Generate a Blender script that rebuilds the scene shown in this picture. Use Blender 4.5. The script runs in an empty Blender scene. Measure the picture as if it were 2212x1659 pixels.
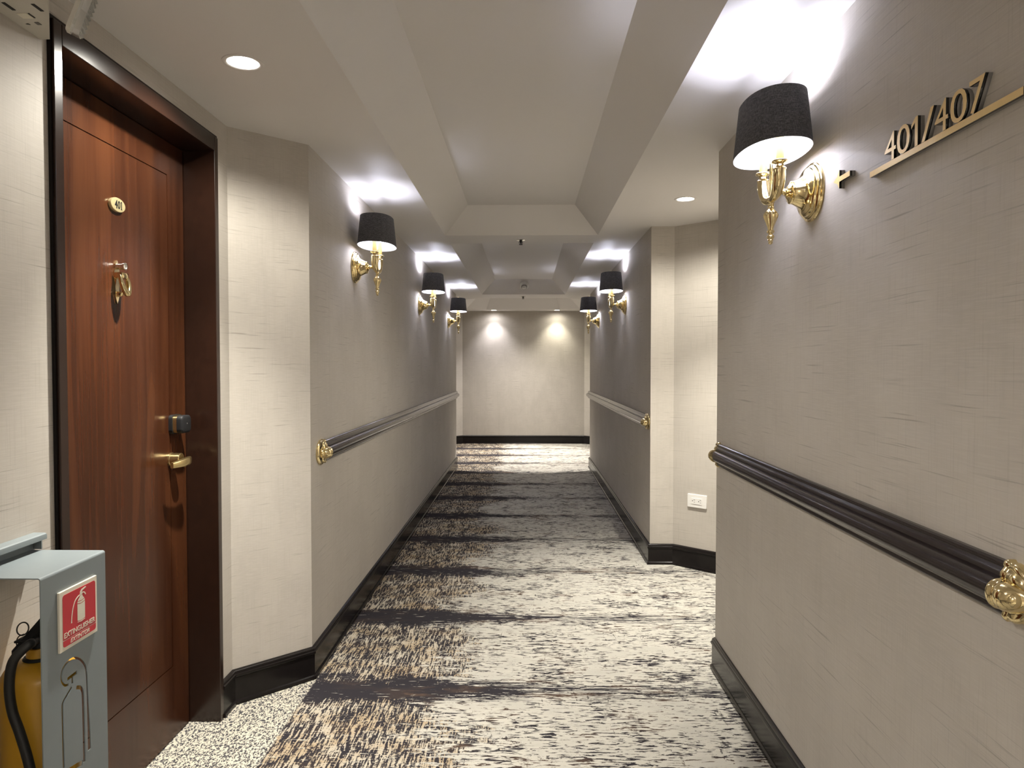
import bpy, bmesh, math, random
from mathutils import Vector, Matrix
random.seed(7)
S = bpy.context.scene
COL = S.collection
PI = math.pi

# ------------------------------------------------------------------ camera, world, exposure
cam_d = bpy.data.cameras.new('camera'); cam = bpy.data.objects.new('camera', cam_d); COL.objects.link(cam)
cam_d.sensor_fit = 'HORIZONTAL'; cam_d.sensor_width = 36.0; cam_d.lens = 1534.0 / 2212.0 * 36.0
cam_d.clip_start = 0.05; cam_d.clip_end = 60
cam.location = (0, 0, 1.42)
cam.rotation_euler = (math.radians(90 - 1.512), 0, math.radians(1.1204))
S.camera = cam
W = bpy.data.worlds.new('world'); S.world = W; W.use_nodes = True
W.node_tree.nodes['Background'].inputs[0].default_value = (0.02, 0.02, 0.02, 1)
vs = S.view_settings
S.display_settings.display_device = 'sRGB'
vs.view_transform = 'Standard'; vs.look = 'None'; vs.gamma = 1.0; vs.use_curve_mapping = False
vs.exposure = 0.91
# light levels (watts) and colours of the corridor's own lamps and the added unseen ones
SCONCE_W = 2.0;  SCONCE_C = (0.80, 0.83, 1.0)
NICHE_W = 33.0; NICHE_BEAM = 170.0;  NICHE_C = (1.0, 0.95, 0.85)
END_W = 3.5; END_BEAM = 34.0;    END_LC = (0.97, 0.93, 0.98); END_RC = (1.0, 0.94, 0.78)
LOBBY_W = 310.0; LOBBY_C = (1.0, 0.94, 0.87)

# ------------------------------------------------------------------ helpers
def tag(o, label=None, cat=None, group=None, kind=None):
    if label: o['label'] = label
    if cat: o['category'] = cat
    if group: o['group'] = group
    if kind: o['kind'] = kind
    return o

def link_mesh(name, bm, mats, parent=None, smooth=None, local=False, recalc=True):
    if recalc: bmesh.ops.recalc_face_normals(bm, faces=bm.faces[:])
    me = bpy.data.meshes.new(name); bm.to_mesh(me); bm.free()
    if not isinstance(mats, (list, tuple)): mats = [mats]
    for m in mats: me.materials.append(m)
    if smooth is not None:
        for p in me.polygons: p.use_smooth = True
        me.set_sharp_from_angle(angle=math.radians(smooth))
    o = bpy.data.objects.new(name, me); COL.objects.link(o)
    if parent:
        o.parent = parent
        if not local: o.matrix_parent_inverse = world_of(parent).inverted()
    return o

def world_of(o):
    m = o.matrix_basis.copy()
    if o.parent: m = world_of(o.parent) @ o.matrix_parent_inverse @ m
    return m

def empty(name, loc, rz=0.0):
    o = bpy.data.objects.new(name, None); COL.objects.link(o)
    o.empty_display_size = 0.05; o.location = loc; o.rotation_euler = (0, 0, rz); return o

def copy_tree(o, parent=None):
    c = o.copy(); COL.objects.link(c)
    if parent: c.parent = parent
    for ch in list(o.children): copy_tree(ch, c)
    return c

def box(bm, a, b, bev=0.0, seg=2, mat=0):
    x0, x1 = sorted((a[0], b[0])); y0, y1 = sorted((a[1], b[1])); z0, z1 = sorted((a[2], b[2]))
    v = [bm.verts.new(p) for p in ((x0,y0,z0),(x1,y0,z0),(x1,y1,z0),(x0,y1,z0),(x0,y0,z1),(x1,y0,z1),(x1,y1,z1),(x0,y1,z1))]
    fs = [bm.faces.new([v[i] for i in f]) for f in ((3,2,1,0),(4,5,6,7),(0,1,5,4),(1,2,6,5),(2,3,7,6),(3,0,4,7))]
    for f in fs: f.material_index = mat
    if bev > 0:
        es = set()
        for f in fs: es.update(f.edges)
        bmesh.ops.bevel(bm, geom=list(es), offset=bev, segments=seg, profile=0.5, affect='EDGES')

AX = {'X': Matrix.Rotation(PI/2, 3, 'Y'), 'Z': Matrix.Identity(3), 'Y': Matrix.Rotation(-PI/2, 3, 'X')}
def lathe(bm, prof, origin=(0,0,0), axis='Z', seg=28, flute=None, rot=None, caps=True):
    """prof: list of (distance along axis, radius)"""
    R = rot if rot is not None else AX[axis]; o = Vector(origin); rings = []
    for (t, r) in prof:
        if r <= 1e-6:
            rings.append([bm.verts.new(o + R @ Vector((0, 0, t)))])
        else:
            ring = []
            for i in range(seg):
                a = 2*PI*i/seg; rr = r
                if flute and flute[0] <= t <= flute[1]: rr = r*(1 - flute[3]*(0.5+0.5*math.cos(flute[2]*a)))
                ring.append(bm.verts.new(o + R @ Vector((rr*math.cos(a), rr*math.sin(a), t))))
            rings.append(ring)
    for A, B in zip(rings, rings[1:]):
        for i in range(seg):
            j = (i+1) % seg
            if len(A) == 1 and len(B) == 1: continue
            if len(A) == 1: bm.faces.new((A[0], B[j], B[i]))
            elif len(B) == 1: bm.faces.new((A[i], A[j], B[0]))
            else: bm.faces.new((A[i], A[j], B[j], B[i]))
    for ring, rev in ((rings[0], True), (rings[-1], False)):
        if caps and len(ring) > 1: bm.faces.new(ring[::-1] if rev else ring)

def spline(pts, n=8):
    """Catmull-Rom through pts (tuples of any length)"""
    P = [pts[0]] + list(pts) + [pts[-1]]; out = []
    for i in range(1, len(P)-2):
        p0, p1, p2, p3 = P[i-1], P[i], P[i+1], P[i+2]
        for k in range(n):
            t = k/n
            out.append(tuple(0.5*((2*b)+(-a+c)*t+(2*a-5*b+4*c-d)*t*t+(-a+3*b-3*c+d)*t**3) for a, b, c, d in zip(p0, p1, p2, p3)))
    out.append(tuple(pts[-1])); return out

def tube(bm, pts, rad, seg=14, caps=True):
    P = [Vector(p[:3]) for p in pts]; n = len(P)
    if not isinstance(rad, (list, tuple)): rad = [rad]*n
    rings = []; up = None
    for i in range(n):
        t = (P[min(i+1, n-1)] - P[max(i-1, 0)]).normalized()
        if up is None:
            up = Vector((0,0,1)) if abs(t.z) < 0.9 else Vector((1,0,0))
        s = t.cross(up).normalized(); up = s.cross(t).normalized()
        rings.append([bm.verts.new(P[i] + (s*math.cos(2*PI*k/seg) + up*math.sin(2*PI*k/seg))*rad[i]) for k in range(seg)])
    for A, B in zip(rings, rings[1:]):
        for k in range(seg):
            j = (k+1) % seg; bm.faces.new((A[k], A[j], B[j], B[k]))
    if caps: bm.faces.new(rings[0][::-1]); bm.faces.new(rings[-1])

def sweep(bm, path, prof, side, closed=True):
    """path: (x,y) points; prof: closed loop of (d,z) with d measured into the room; side +1 = room on the right of travel"""
    n = len(path); P = [Vector(p) for p in path]; rings = []
    def nrm(a, b):
        t = (b-a).normalized(); return Vector((t.y, -t.x))*side
    for i in range(n):
        if i == 0: m = nrm(P[0], P[1])
        elif i == n-1: m = nrm(P[-2], P[-1])
        else:
            a, b = nrm(P[i-1], P[i]), nrm(P[i], P[i+1]); m = (a+b).normalized(); m = m/max(0.25, m.dot(a))
        rings.append([bm.verts.new((P[i].x+m.x*d, P[i].y+m.y*d, z)) for d, z in prof])
    k = len(prof)
    for A, B in zip(rings, rings[1:]):
        for i in range(k):
            j = (i+1) % k; bm.faces.new((A[i], A[j], B[j], B[i]))
    bm.faces.new(rings[0][::-1]); bm.faces.new(rings[-1])

def loft(bm, rings, cap0=True, cap1=True):
    R = [[bm.verts.new(p) for p in r] for r in rings]; k = len(R[0])
    for A, B in zip(R, R[1:]):
        for i in range(k):
            j = (i+1) % k; bm.faces.new((A[i], A[j], B[j], B[i]))
    if cap0: bm.faces.new(R[0][::-1])
    if cap1: bm.faces.new(R[-1])

def plate(bm, loops, place, t0, t1, mat_front=0, mat_side=0):
    """flat plate with holes: loops[0] outline, others holes, 2-D (u,v); place(u,v,t) -> xyz; thickness t0..t1 (t1 = front)"""
    fr = []; es = []
    for L in loops:
        vs_ = [bm.verts.new(place(u, v, t1)) for u, v in L]; fr.append(vs_)
        for i in range(len(vs_)): es.append(bm.edges.new((vs_[i], vs_[(i+1) % len(vs_)])))
    r = bmesh.ops.triangle_fill(bm, use_beauty=True, use_dissolve=False, edges=es)
    ff = [g for g in r['geom'] if isinstance(g, bmesh.types.BMFace)]
    for f in ff: f.material_index = mat_front
    bk = {}
    for L, vs_ in zip(loops, fr):
        for (u, v), w in zip(L, vs_): bk[w] = bm.verts.new(place(u, v, t0))
    for f in ff:
        g = bm.faces.new([bk[w] for w in reversed(f.verts[:])]); g.material_index = mat_side
    for vs_ in fr:
        for i in range(len(vs_)):
            a, b = vs_[i], vs_[(i+1) % len(vs_)]
            g = bm.faces.new((a, b, bk[b], bk[a])); g.material_index = mat_side

def circle2(cx, cy, r, n=24): return [(cx+r*math.cos(2*PI*i/n), cy+r*math.sin(2*PI*i/n)) for i in range(n)]
def rrect(u0, v0, u1, v1, r, n=5):
    out = []
    for cx, cy, a0 in ((u1-r, v0+r, -90), (u1-r, v1-r, 0), (u0+r, v1-r, 90), (u0+r, v0+r, 180)):
        for k in range(n+1):
            a = math.radians(a0 + 90*k/n); out.append((cx+r*math.cos(a), cy+r*math.sin(a)))
    return out
def stroke(pts, w):
    """polygon around a polyline; w width or list of widths"""
    n = len(pts); w = w if isinstance(w, (list, tuple)) else [w]*n; Lf, Rt = [], []
    for i in range(n):
        a, b = pts[max(0, i-1)], pts[min(n-1, i+1)]; d = Vector((b[0]-a[0], b[1]-a[1])).normalized(); s = Vector((-d.y, d.x))*w[i]/2
        Lf.append((pts[i][0]+s.x, pts[i][1]+s.y)); Rt.append((pts[i][0]-s.x, pts[i][1]-s.y))
    return Lf + Rt[::-1]

ONE = [(0.55, 0.0), (1.0, 0.0), (1.0, 1.0), (0.62, 1.0), (0.0, 0.80), (0.0, 0.66), (0.55, 0.82)]
def text_bm(txt, size, place, depth, bold=0.0, fit=None, mats=(0, 0), shear=0.0, spacing=1.0):
    """solid lettering: 2-D text mesh placed by place(u,v,t); fit=(u0,v0,u1,v1) stretches its bounding box"""
    c = bpy.data.curves.new('lettering', 'FONT'); c.body = txt; c.size = size; c.offset = bold; c.shear = shear
    c.space_character = spacing; c.resolution_u = 4; c.fill_mode = 'FRONT'; c.extrude = 0.0005
    o = bpy.data.objects.new('lettering', c); COL.objects.link(o)
    dg = bpy.context.evaluated_depsgraph_get(); dg.update()
    me = bpy.data.meshes.new_from_object(o.evaluated_get(dg)); bpy.data.objects.remove(o); bpy.data.curves.remove(c)
    bm = bmesh.new(); bm.from_mesh(me); bpy.data.meshes.remove(me)
    bmesh.ops.remove_doubles(bm, verts=bm.verts[:], dist=1e-6)
    xs = [v.co.x for v in bm.verts]; ys = [v.co.y for v in bm.verts]
    u0, u1, v0, v1 = min(xs), max(xs), min(ys), max(ys)
    if fit is None: fit = (u0, v0, u1, v1)
    zm = max(v.co.z for v in bm.verts)
    front = [f for f in bm.faces if all(abs(v.co.z-zm) < 1e-6 for v in f.verts)]
    for f in bm.faces: f.material_index = mats[1]
    for f in front: f.material_index = mats[0]
    # back faces stay; the fronts and backs are joined by thin sides
    for v in bm.verts:
        u = fit[0] + (v.co.x-u0)/(u1-u0)*(fit[2]-fit[0]); w = fit[1] + (v.co.y-v0)/(v1-v0)*(fit[3]-fit[1])
        v.co = Vector(place(u, w, depth if v.co.z > 0 else 0.0))
    return bm

# ------------------------------------------------------------------ materials
class NT:
    def __init__(s, name):
        s.m = bpy.data.materials.new(name); s.m.use_nodes = True; s.t = s.m.node_tree; s.t.nodes.clear()
        s.out = s.n('ShaderNodeOutputMaterial'); s.b = s.n('ShaderNodeBsdfPrincipled'); s.t.links.new(s.b.outputs[0], s.out.inputs[0])
    def n(s, k, **kw):
        x = s.t.nodes.new(k)
        for a, v in kw.items(): setattr(x, a, v)
        return x
    def L(s, a, b): s.t.links.new(a, b)
    def setin(s, sock, v):
        if hasattr(v, 'is_output') or isinstance(v, bpy.types.NodeSocket): s.L(v, sock)
        else: sock.default_value = v
    def math(s, op, a, b=None, clamp=False):
        x = s.n('ShaderNodeMath', operation=op, use_clamp=clamp); s.setin(x.inputs[0], a)
        if b is not None: s.setin(x.inputs[1], b)
        return x.outputs[0]
    def pos(s):
        g = s.n('ShaderNodeNewGeometry'); return g.outputs['Position']
    def obj(s):
        g = s.n('ShaderNodeTexCoord'); return g.outputs['Object']
    def xyz(s, v):
        x = s.n('ShaderNodeSeparateXYZ'); s.L(v, x.inputs[0]); return x.outputs
    def comb(s, x, y, z=0.0):
        c = s.n('ShaderNodeCombineXYZ')
        for i, v in enumerate((x, y, z)): s.setin(c.inputs[i], v)
        return c.outputs[0]
    def scale(s, v, sc):
        x = s.n('ShaderNodeVectorMath', operation='MULTIPLY'); s.L(v, x.inputs[0]); x.inputs[1].default_value = sc; return x.outputs[0]
    def noise(s, v, scale=1.0, detail=3.0, rough=0.55, dist=0.0):
        x = s.n('ShaderNodeTexNoise'); s.L(v, x.inputs['Vector']); x.inputs['Scale'].default_value = scale
        x.inputs['Detail'].default_value = detail; x.inputs['Roughness'].default_value = rough; x.inputs['Distortion'].default_value = dist
        return x.outputs['Fac']
    def step(s, f, lo, hi):
        x = s.n('ShaderNodeMapRange', interpolation_type='SMOOTHSTEP'); s.setin(x.inputs['Value'], f)
        s.setin(x.inputs['From Min'], lo); s.setin(x.inputs['From Max'], hi); return x.outputs[0]
    def mix(s, f, a, b):
        x = s.n('ShaderNodeMix', data_type='RGBA'); s.setin(x.inputs['Factor'], f)
        for k, v in (('A', a), ('B', b)):
            sock = [q for q in x.inputs if q.name == k and q.type == 'RGBA'][0]
            if isinstance(v, tuple): sock.default_value = (*v[:3], 1)
            else: s.L(v, sock)
        return [q for q in x.outputs if q.type == 'RGBA'][0]
    def bump(s, h, strength, dist):
        x = s.n('ShaderNodeBump'); x.inputs['Strength'].default_value = strength; x.inputs['Distance'].default_value = dist
        s.L(h, x.inputs['Height']); s.L(x.outputs[0], s.b.inputs['Normal'])
    def base(s, c=None, rough=0.5, metal=0.0, spec=None):
        if c is not None:
            if isinstance(c, tuple): s.b.inputs['Base Color'].default_value = (*c[:3], 1)
            else: s.L(c, s.b.inputs['Base Color'])
        s.setin(s.b.inputs['Roughness'], rough); s.b.inputs['Metallic'].default_value = metal
        if spec is not None: s.b.inputs['Specular IOR Level'].default_value = spec
        return s

def simple(name, c, rough=0.5, metal=0.0, var=0.06, vs_=40.0, spec=None, bump=0.0, bscale=300.0):
    t = NT(name); p = t.obj(); f = t.noise(p, vs_, 3)
    t.base(t.mix(f, tuple(x*(1-var) for x in c), tuple(min(1, x*(1+var)) for x in c)), rough, metal, spec)
    if bump: t.bump(t.noise(p, bscale, 2), bump, 0.001)
    return t.m

def emit(name, c, strength):
    t = NT(name); t.base((0.8, 0.8, 0.8), 0.4)
    t.b.inputs['Emission Color'].default_value = (*c, 1); t.b.inputs['Emission Strength'].default_value = strength; return t.m

def wallcover():
    t = NT('linen_wallcovering'); x, y, z = t.xyz(t.pos())
    u = t.math('ADD', t.math('MULTIPLY', x, 1.7), y)
    wob = t.math('MULTIPLY', t.noise(t.comb(t.math('MULTIPLY', u, 1.5), z, 0), 2.0, 2), 0.012)
    zz = t.math('ADD', z, wob)
    cloud = t.noise(t.comb(u, z), 3.0, 4)
    fine = t.noise(t.comb(t.math('MULTIPLY', u, 14.0), t.math('MULTIPLY', zz, 260.0)), 1.0, 3)
    slub = t.noise(t.comb(t.math('MULTIPLY', u, 2.6), t.math('MULTIPLY', zz, 150.0), 3.0), 1.0, 2)
    warp = t.noise(t.comb(t.math('MULTIPLY', u, 190.0), t.math('MULTIPLY', z, 6.0), 5.0), 1.0, 2)
    vs2 = t.noise(t.comb(t.math('MULTIPLY', u, 16.0), t.math('MULTIPLY', z, 0.8), 9.0), 1.0, 3)
    c = t.mix(t.step(cloud, 0.3, 0.7), (0.450, 0.416, 0.370), (0.500, 0.464, 0.414))
    c = t.mix(t.math('MULTIPLY', t.step(fine, 0.42, 0.66), 0.30), c, (0.56, 0.525, 0.475))
    c = t.mix(t.math('MULTIPLY', t.step(warp, 0.5, 0.75), 0.18), c, (0.30, 0.27, 0.235))
    c = t.mix(t.math('MULTIPLY', t.step(vs2, 0.5, 0.8), 0.12), c, (0.30, 0.27, 0.235))
    dark = t.math('MULTIPLY', t.step(slub, 0.60, 0.70), t.step(cloud, 0.36, 0.62))
    c = t.mix(t.math('MULTIPLY', dark, 0.48), c, (0.20, 0.175, 0.15))
    t.base(c, 0.62, 0.0, 0.35)
    h = t.math('SUBTRACT', t.math('MULTIPLY', fine, 0.5), dark)
    t.bump(h, 0.12, 0.0015); return t.m

def ceiling_paint():
    t = NT('ceiling_paint'); p = t.pos(); f = t.noise(p, 1.3, 3)
    t.base(t.mix(f, (0.655, 0.632, 0.615), (0.695, 0.672, 0.655)), 0.55, 0.0, 0.3)
    t.bump(t.noise(p, 90.0, 3), 0.06, 0.004); return t.m

def carpet():
    t = NT('patterned_carpet'); x, y, z = t.xyz(t.pos()); p = t.comb(x, y)
    cream = (0.67, 0.635, 0.55); dark = (0.031, 0.028, 0.033)
    def sxy(kx, ky, o=0.0): return t.comb(t.math('MULTIPLY', x, kx), t.math('MULTIPLY', y, ky), o)
    low = t.noise(sxy(2.2, 3.2), 1.0, 3)
    low2 = t.noise(sxy(4.0, 7.0, 4.0), 1.0, 4, 0.6)
    ragged = t.noise(sxy(9.0, 40.0, 2.0), 1.0, 4, 0.7)
    fray = t.noise(sxy(60.0, 24.0, 21.0), 1.0, 4, 0.7)
    # distance from the dark rows that repeat every 0.9 m
    fr = t.math('FRACT', t.math('ADD', t.math('DIVIDE', t.math('SUBTRACT', y, 3.06), 0.9), 0.5))
    d = t.math('ABSOLUTE', t.math('MULTIPLY', t.math('SUBTRACT', fr, 0.5), 0.9))
    d = t.math('ADD', d, t.math('MULTIPLY', t.math('SUBTRACT', t.noise(sxy(3.5, 11.0, 7.0), 1.0, 4, 0.65), 0.5), 0.26))
    band = t.math('SUBTRACT', 1.0, t.step(d, 0.0, 0.17))
    left = t.math('SUBTRACT', 1.0, t.step(t.math('ADD', x, t.math('MULTIPLY', t.math('SUBTRACT', low, 0.5), 1.1)), -0.60, 0.30))
    # right part: cream pile with short broken dashes across the corridor, longer lines inside the rows
    H = t.noise(sxy(17.0, 88.0, 1.0), 1.0, 5, 0.66, 0.7)
    thr = t.math('ADD', t.math('ADD', 0.448, t.math('MULTIPLY', t.math('SUBTRACT', low2, 0.5), 0.42)), t.math('MULTIPLY', t.math('MULTIPLY', band, left), 0.13))
    dashes = t.math('SUBTRACT', 1.0, t.step(t.math('SUBTRACT', H, thr), -0.014, 0.014))
    H2 = t.noise(sxy(5.0, 75.0, 17.0), 1.0, 5, 0.68, 0.5)
    thr2 = t.math('ADD', 0.352, t.math('MULTIPLY', band, t.math('ADD', 0.15, t.math('MULTIPLY', left, 0.10))))
    lines = t.math('SUBTRACT', 1.0, t.step(t.math('SUBTRACT', H2, thr2), -0.012, 0.014))
    crack = t.noise(sxy(26.0, 5.0, 6.0), 1.0, 4, 0.66, 0.9)
    crackm = t.math('MULTIPLY', t.math('SUBTRACT', 1.0, t.step(crack, 0.335, 0.355)), t.step(ragged, 0.44, 0.52))
    warm = t.step(t.noise(sxy(3.0, 9.0, 11.0), 1.0, 3), 0.50, 0.66)
    tone = t.mix(t.math('MULTIPLY', warm, 0.50), dark, (0.15, 0.095, 0.060))
    cr = t.mix(t.math('MULTIPLY', t.step(low2, 0.30, 0.62), 0.40), (0.47, 0.45, 0.40), cream)
    rightc = t.mix(t.math('MAXIMUM', t.math('MAXIMUM', dashes, lines), t.math('MULTIPLY', crackm, 0.85)), cr, tone)
    # left part: tan rows with streaks running along the corridor, dissolving into the dark rows
    V = t.noise(sxy(120.0, 13.0, 8.0), 1.0, 4, 0.62, 0.5)
    Vb = t.noise(sxy(70.0, 120.0, 33.0), 1.0, 2, 0.5)
    Vm = t.math('ADD', t.math('MULTIPLY', V, 0.72), t.math('MULTIPLY', Vb, 0.28))
    V2 = t.noise(sxy(16.0, 4.0, 12.0), 1.0, 3)
    vthr = t.math('ADD', t.math('ADD', 0.510, t.math('MULTIPLY', t.math('SUBTRACT', V2, 0.5), 0.26)), t.math('MULTIPLY', band, 0.22))
    vd = t.math('SUBTRACT', 1.0, t.step(t.math('SUBTRACT', Vm, vthr), -0.022, 0.028))
    tan = t.mix(t.step(low2, 0.36, 0.62), (0.415, 0.325, 0.215), (0.50, 0.450, 0.365))
    leftc = t.mix(vd, tan, t.mix(t.math('MULTIPLY', warm, 0.25), dark, (0.10, 0.065, 0.045)))
    white = t.math('MULTIPLY', t.step(t.noise(sxy(9.0, 110.0, 14.0), 1.0, 4, 0.6), 0.635, 0.665), 0.9)
    leftc = t.mix(white, leftc, cream)
    edge = t.math('ADD', x, t.math('MULTIPLY', t.math('SUBTRACT', low, 0.5), 0.85))
    edge = t.math('ADD', edge, t.math('MULTIPLY', t.math('SUBTRACT', ragged, 0.5), 0.95))
    edge = t.math('ADD', edge, t.math('MULTIPLY', t.math('SUBTRACT', fray, 0.5), 0.30))
    c = t.mix(t.step(edge, -0.40, -0.34), leftc, rightc)
    # niche border: salt and pepper pile
    sp = t.step(t.noise(t.comb(t.math('MULTIPLY', x, 135.0), t.math('MULTIPLY', y, 80.0), 3.0), 1.0, 2, 0.5, 1.0), 0.46, 0.51)
    speck = t.mix(sp, (0.07, 0.068, 0.075), (0.62, 0.58, 0.48))
    nb = t.math('ADD', x, t.math('MULTIPLY', t.math('SUBTRACT', ragged, 0.5), 0.03))
    nb = t.math('MAXIMUM', t.step(nb, -0.953, -0.943), t.step(y, 3.40, 3.41))
    c = t.mix(nb, speck, c)
    pile = t.noise(p, 520.0, 2)
    c = t.mix(t.math('MULTIPLY', t.step(pile, 0.35, 0.65), 0.30), c, t.mix(0.5, c, (0.0, 0.0, 0.0)))
    t.base(c, 0.95, 0.0, 0.1); t.bump(pile, 0.35, 0.004); return t.m

def wood_door():
    t = NT('mahogany_door_veneer'); x, y, z = t.xyz(t.pos())
    g = t.noise(t.comb(t.math('MULTIPLY', y, 55.0), t.math('MULTIPLY', x, 55.0), t.math('MULTIPLY', z, 1.6)), 1.0, 5, 0.6, 0.3)
    fl = t.noise(t.comb(t.math('MULTIPLY', y, 7.0), t.math('MULTIPLY', x, 7.0), t.math('MULTIPLY', z, 0.9)), 1.0, 3, 0.5, 0.8)
    c = t.mix(t.step(g, 0.33, 0.70), (0.033, 0.0100, 0.0040), (0.051, 0.0162, 0.0064))
    c = t.mix(t.math('MULTIPLY', t.step(fl, 0.42, 0.68), 0.70), c, (0.078, 0.0265, 0.0098))
    t.base(c, 0.26, 0.0, 0.28); t.bump(g, 0.03, 0.001); return t.m

def wood_dark(name, c0, c1, rough, spec=0.5):
    t = NT(name); p = t.pos(); f = t.noise(t.scale(p, (30, 6, 30)), 1.0, 4)
    t.base(t.mix(f, c0, c1), t.math('ADD', rough, t.math('MULTIPLY', t.noise(p, 9.0, 3), 0.06)), 0.0, spec); return t.m

def shade_cloth():
    t = NT('black_shade_fabric'); x, y, z = t.xyz(t.obj())
    a = t.noise(t.comb(t.math('MULTIPLY', y, 900.0), t.math('MULTIPLY', z, 60.0), t.math('MULTIPLY', x, 900.0)), 1.0, 2)
    b = t.noise(t.comb(t.math('MULTIPLY', y, 60.0), t.math('MULTIPLY', z, 900.0), t.math('MULTIPLY', x, 60.0)), 1.0, 2)
    w = t.math('ADD', a, b)
    t.base(t.mix(t.step(w, 0.85, 1.2), (0.034, 0.033, 0.036), (0.120, 0.116, 0.120)), 0.75, 0.0, 0.35)
    t.bump(w, 0.25, 0.001); return t.m

M = {}
M['wall'] = wallcover(); M['ceil'] = ceiling_paint(); M['carpet'] = carpet(); M['door'] = wood_door()
M['casing'] = wood_dark('dark_stained_casing', (0.013, 0.0055, 0.0035), (0.024, 0.010, 0.006), 0.20)
M['trim'] = wood_dark('black_brown_lacquer', (0.0075, 0.006, 0.006), (0.012, 0.0095, 0.009), 0.20, 0.22)
M['rail'] = wood_dark('dark_rail_lacquer', (0.016, 0.011, 0.012), (0.024, 0.016, 0.017), 0.15)
M['brass'] = simple('polished_brass', (0.80, 0.66, 0.37), 0.11, 1.0, 0.05, 25)
M['brass_satin'] = simple('satin_brass', (0.66, 0.51, 0.25), 0.28, 1.0, 0.05, 60)
M['brass_plate'] = simple('pale_brass_plate', (0.72, 0.62, 0.34), 0.32, 0.6, 0.04, 60)
M['gilt'] = simple('gilt_candle_sleeve', (0.58, 0.42, 0.14), 0.35, 0.5, 0.05, 60)
M['chrome'] = simple('nickel', (0.75, 0.74, 0.70), 0.15, 1.0, 0.03)
M['steel'] = simple('grey_painted_steel', (0.185, 0.215, 0.225), 0.42, 0.0, 0.05, 18, bump=0.05)
M['shade'] = shade_cloth()
M['lining'] = simple('white_shade_lining', (0.70, 0.70, 0.73), 0.6, 0.0, 0.02)
M['bulb'] = emit('lit_bulb', (0.86, 0.87, 1.0), 19.0)
M['lamp'] = emit('lit_downlight', (1.0, 0.97, 0.88), 25.0)
M['white'] = simple('white_plastic', (0.78, 0.77, 0.74), 0.35, 0.0, 0.02)
M['cream'] = simple('cream_plastic', (0.52, 0.49, 0.43), 0.45, 0.0, 0.04)
M['black'] = simple('black_plastic', (0.010, 0.010, 0.011), 0.55, 0.0, 0.1, spec=0.25)
M['rubber'] = simple('black_rubber', (0.010, 0.010, 0.010), 0.48, 0.0, 0.15, 80)
M['slot'] = simple('dark_slot', (0.012, 0.010, 0.010), 0.7)
M['gold'] = simple('gold_brushed_face', (0.78, 0.57, 0.25), 0.38, 0.25, 0.05, 120)
M['edge'] = simple('black_acrylic_edge', (0.008, 0.008, 0.008), 0.10, 0.0)
M['red'] = simple('red_sign_print', (0.50, 0.022, 0.035), 0.5, 0.0, 0.05)
M['ivory'] = simple('ivory_sign_board', (0.70, 0.66, 0.54), 0.45, 0.0, 0.03)
M['yellow'] = simple('yellow_cylinder_paint', (0.50, 0.27, 0.020), 0.35, 0.0, 0.08, 12)
M['grey'] = simple('grey_plastic_tab', (0.12, 0.11, 0.10), 0.5)
def glass():
    t = NT('prismatic_lens'); t.base((0.86, 0.86, 0.84), 0.03, 0.0)
    t.b.inputs['Transmission Weight'].default_value = 0.75; t.b.inputs['IOR'].default_value = 1.49; return t.m
M['lens'] = glass()
M['acrylic'] = simple('dark_glossy_acrylic', (0.20, 0.19, 0.18), 0.12, 0.0)

# ------------------------------------------------------------------ the setting
XL, XR, XN, H = -0.968, 0.886, -1.228, 2.40
DY0, DY1, DTOP = 1.823, 2.797, 2.312          # door casing outline on the niche wall
YE = 12.87
def st(name, bm, m, **k): return tag(link_mesh(name, bm, m, **k), kind='structure')

bm = bmesh.new(); box(bm, (-2.6, -2.8, -0.06), (2.6, 13.2, 0.0)); st('floor', bm, M['carpet'])

def wall_prof(t=0.12): return [(0, 0), (0, H), (-t, H), (-t, 0)]
bm = bmesh.new()
sweep(bm, [(XL, -2.6), (XL, 1.17), (XN, 1.43), (XN, DY0)], wall_prof(), 1)
sweep(bm, [(XN, DY1), (XN, 2.917), (XL, 3.167), (XL, 9.85), (-2.05, 9.85)], wall_prof(), 1)
sweep(bm, [(XN, DY0), (XN, DY1)], [(0, DTOP), (0, H), (-0.12, H), (-0.12, DTOP)], 1)
st('wall_left', bm, M['wall'])
RP = [(XR, -2.6), (XR, 3.307), (1.36, 3.781), (1.36, 4.79), (1.05, 5.062), (XR, 5.062), (XR, 9.85), (2.06, 9.85)]
bm = bmesh.new(); sweep(bm, RP, wall_prof(), -1); st('wall_right', bm, M['wall'])
FP = [(-2.05, 9.97), (-2.05, 11.99), (-1.15, YE), (1.057, YE), (2.06, 11.89), (2.06, 9.97)]
bm = bmesh.new(); sweep(bm, FP, wall_prof(), 1); st('wall_far', bm, M['wall'])
bm = bmesh.new(); box(bm, (-0.968, -2.72, 0), (0.886, -2.6, H)); st('wall_back', bm, M['wall'])

# ceiling with three raised trays and holes for the downlights
NICHE_L, NICHE_R = (-0.916, 2.309), (0.941, 4.235)
END_L, END_R = (-0.57, 12.68), (0.552, 12.68)
BACK_FILL_L, BACK_FILL_R = (-0.79, -1.1), (0.715, -1.1)  # two unseen downlights added behind the camera to brighten the corridor
LOB = [(-0.05, 10.95), (-0.05, 11.70)]
RISE = 0.187
def rect(x0, y0, x1, y1): return [(x0, y0), (x1, y0), (x1, y1), (x0, y1)]
TR1 = (rect(-0.61, 1.24, 0.542, 5.385), rect(-0.61+RISE, 1.24+RISE, 0.542-RISE, 5.385-RISE))
TR2 = (rect(-0.61, 5.735, 0.542, 9.86), rect(-0.61+RISE, 5.735+RISE, 0.542-RISE, 9.86-RISE))
TR0 = (rect(-0.61, -2.45, 0.542, 0.90), rect(-0.61+RISE, -2.45+RISE, 0.542-RISE, 0.90-RISE))
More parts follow.
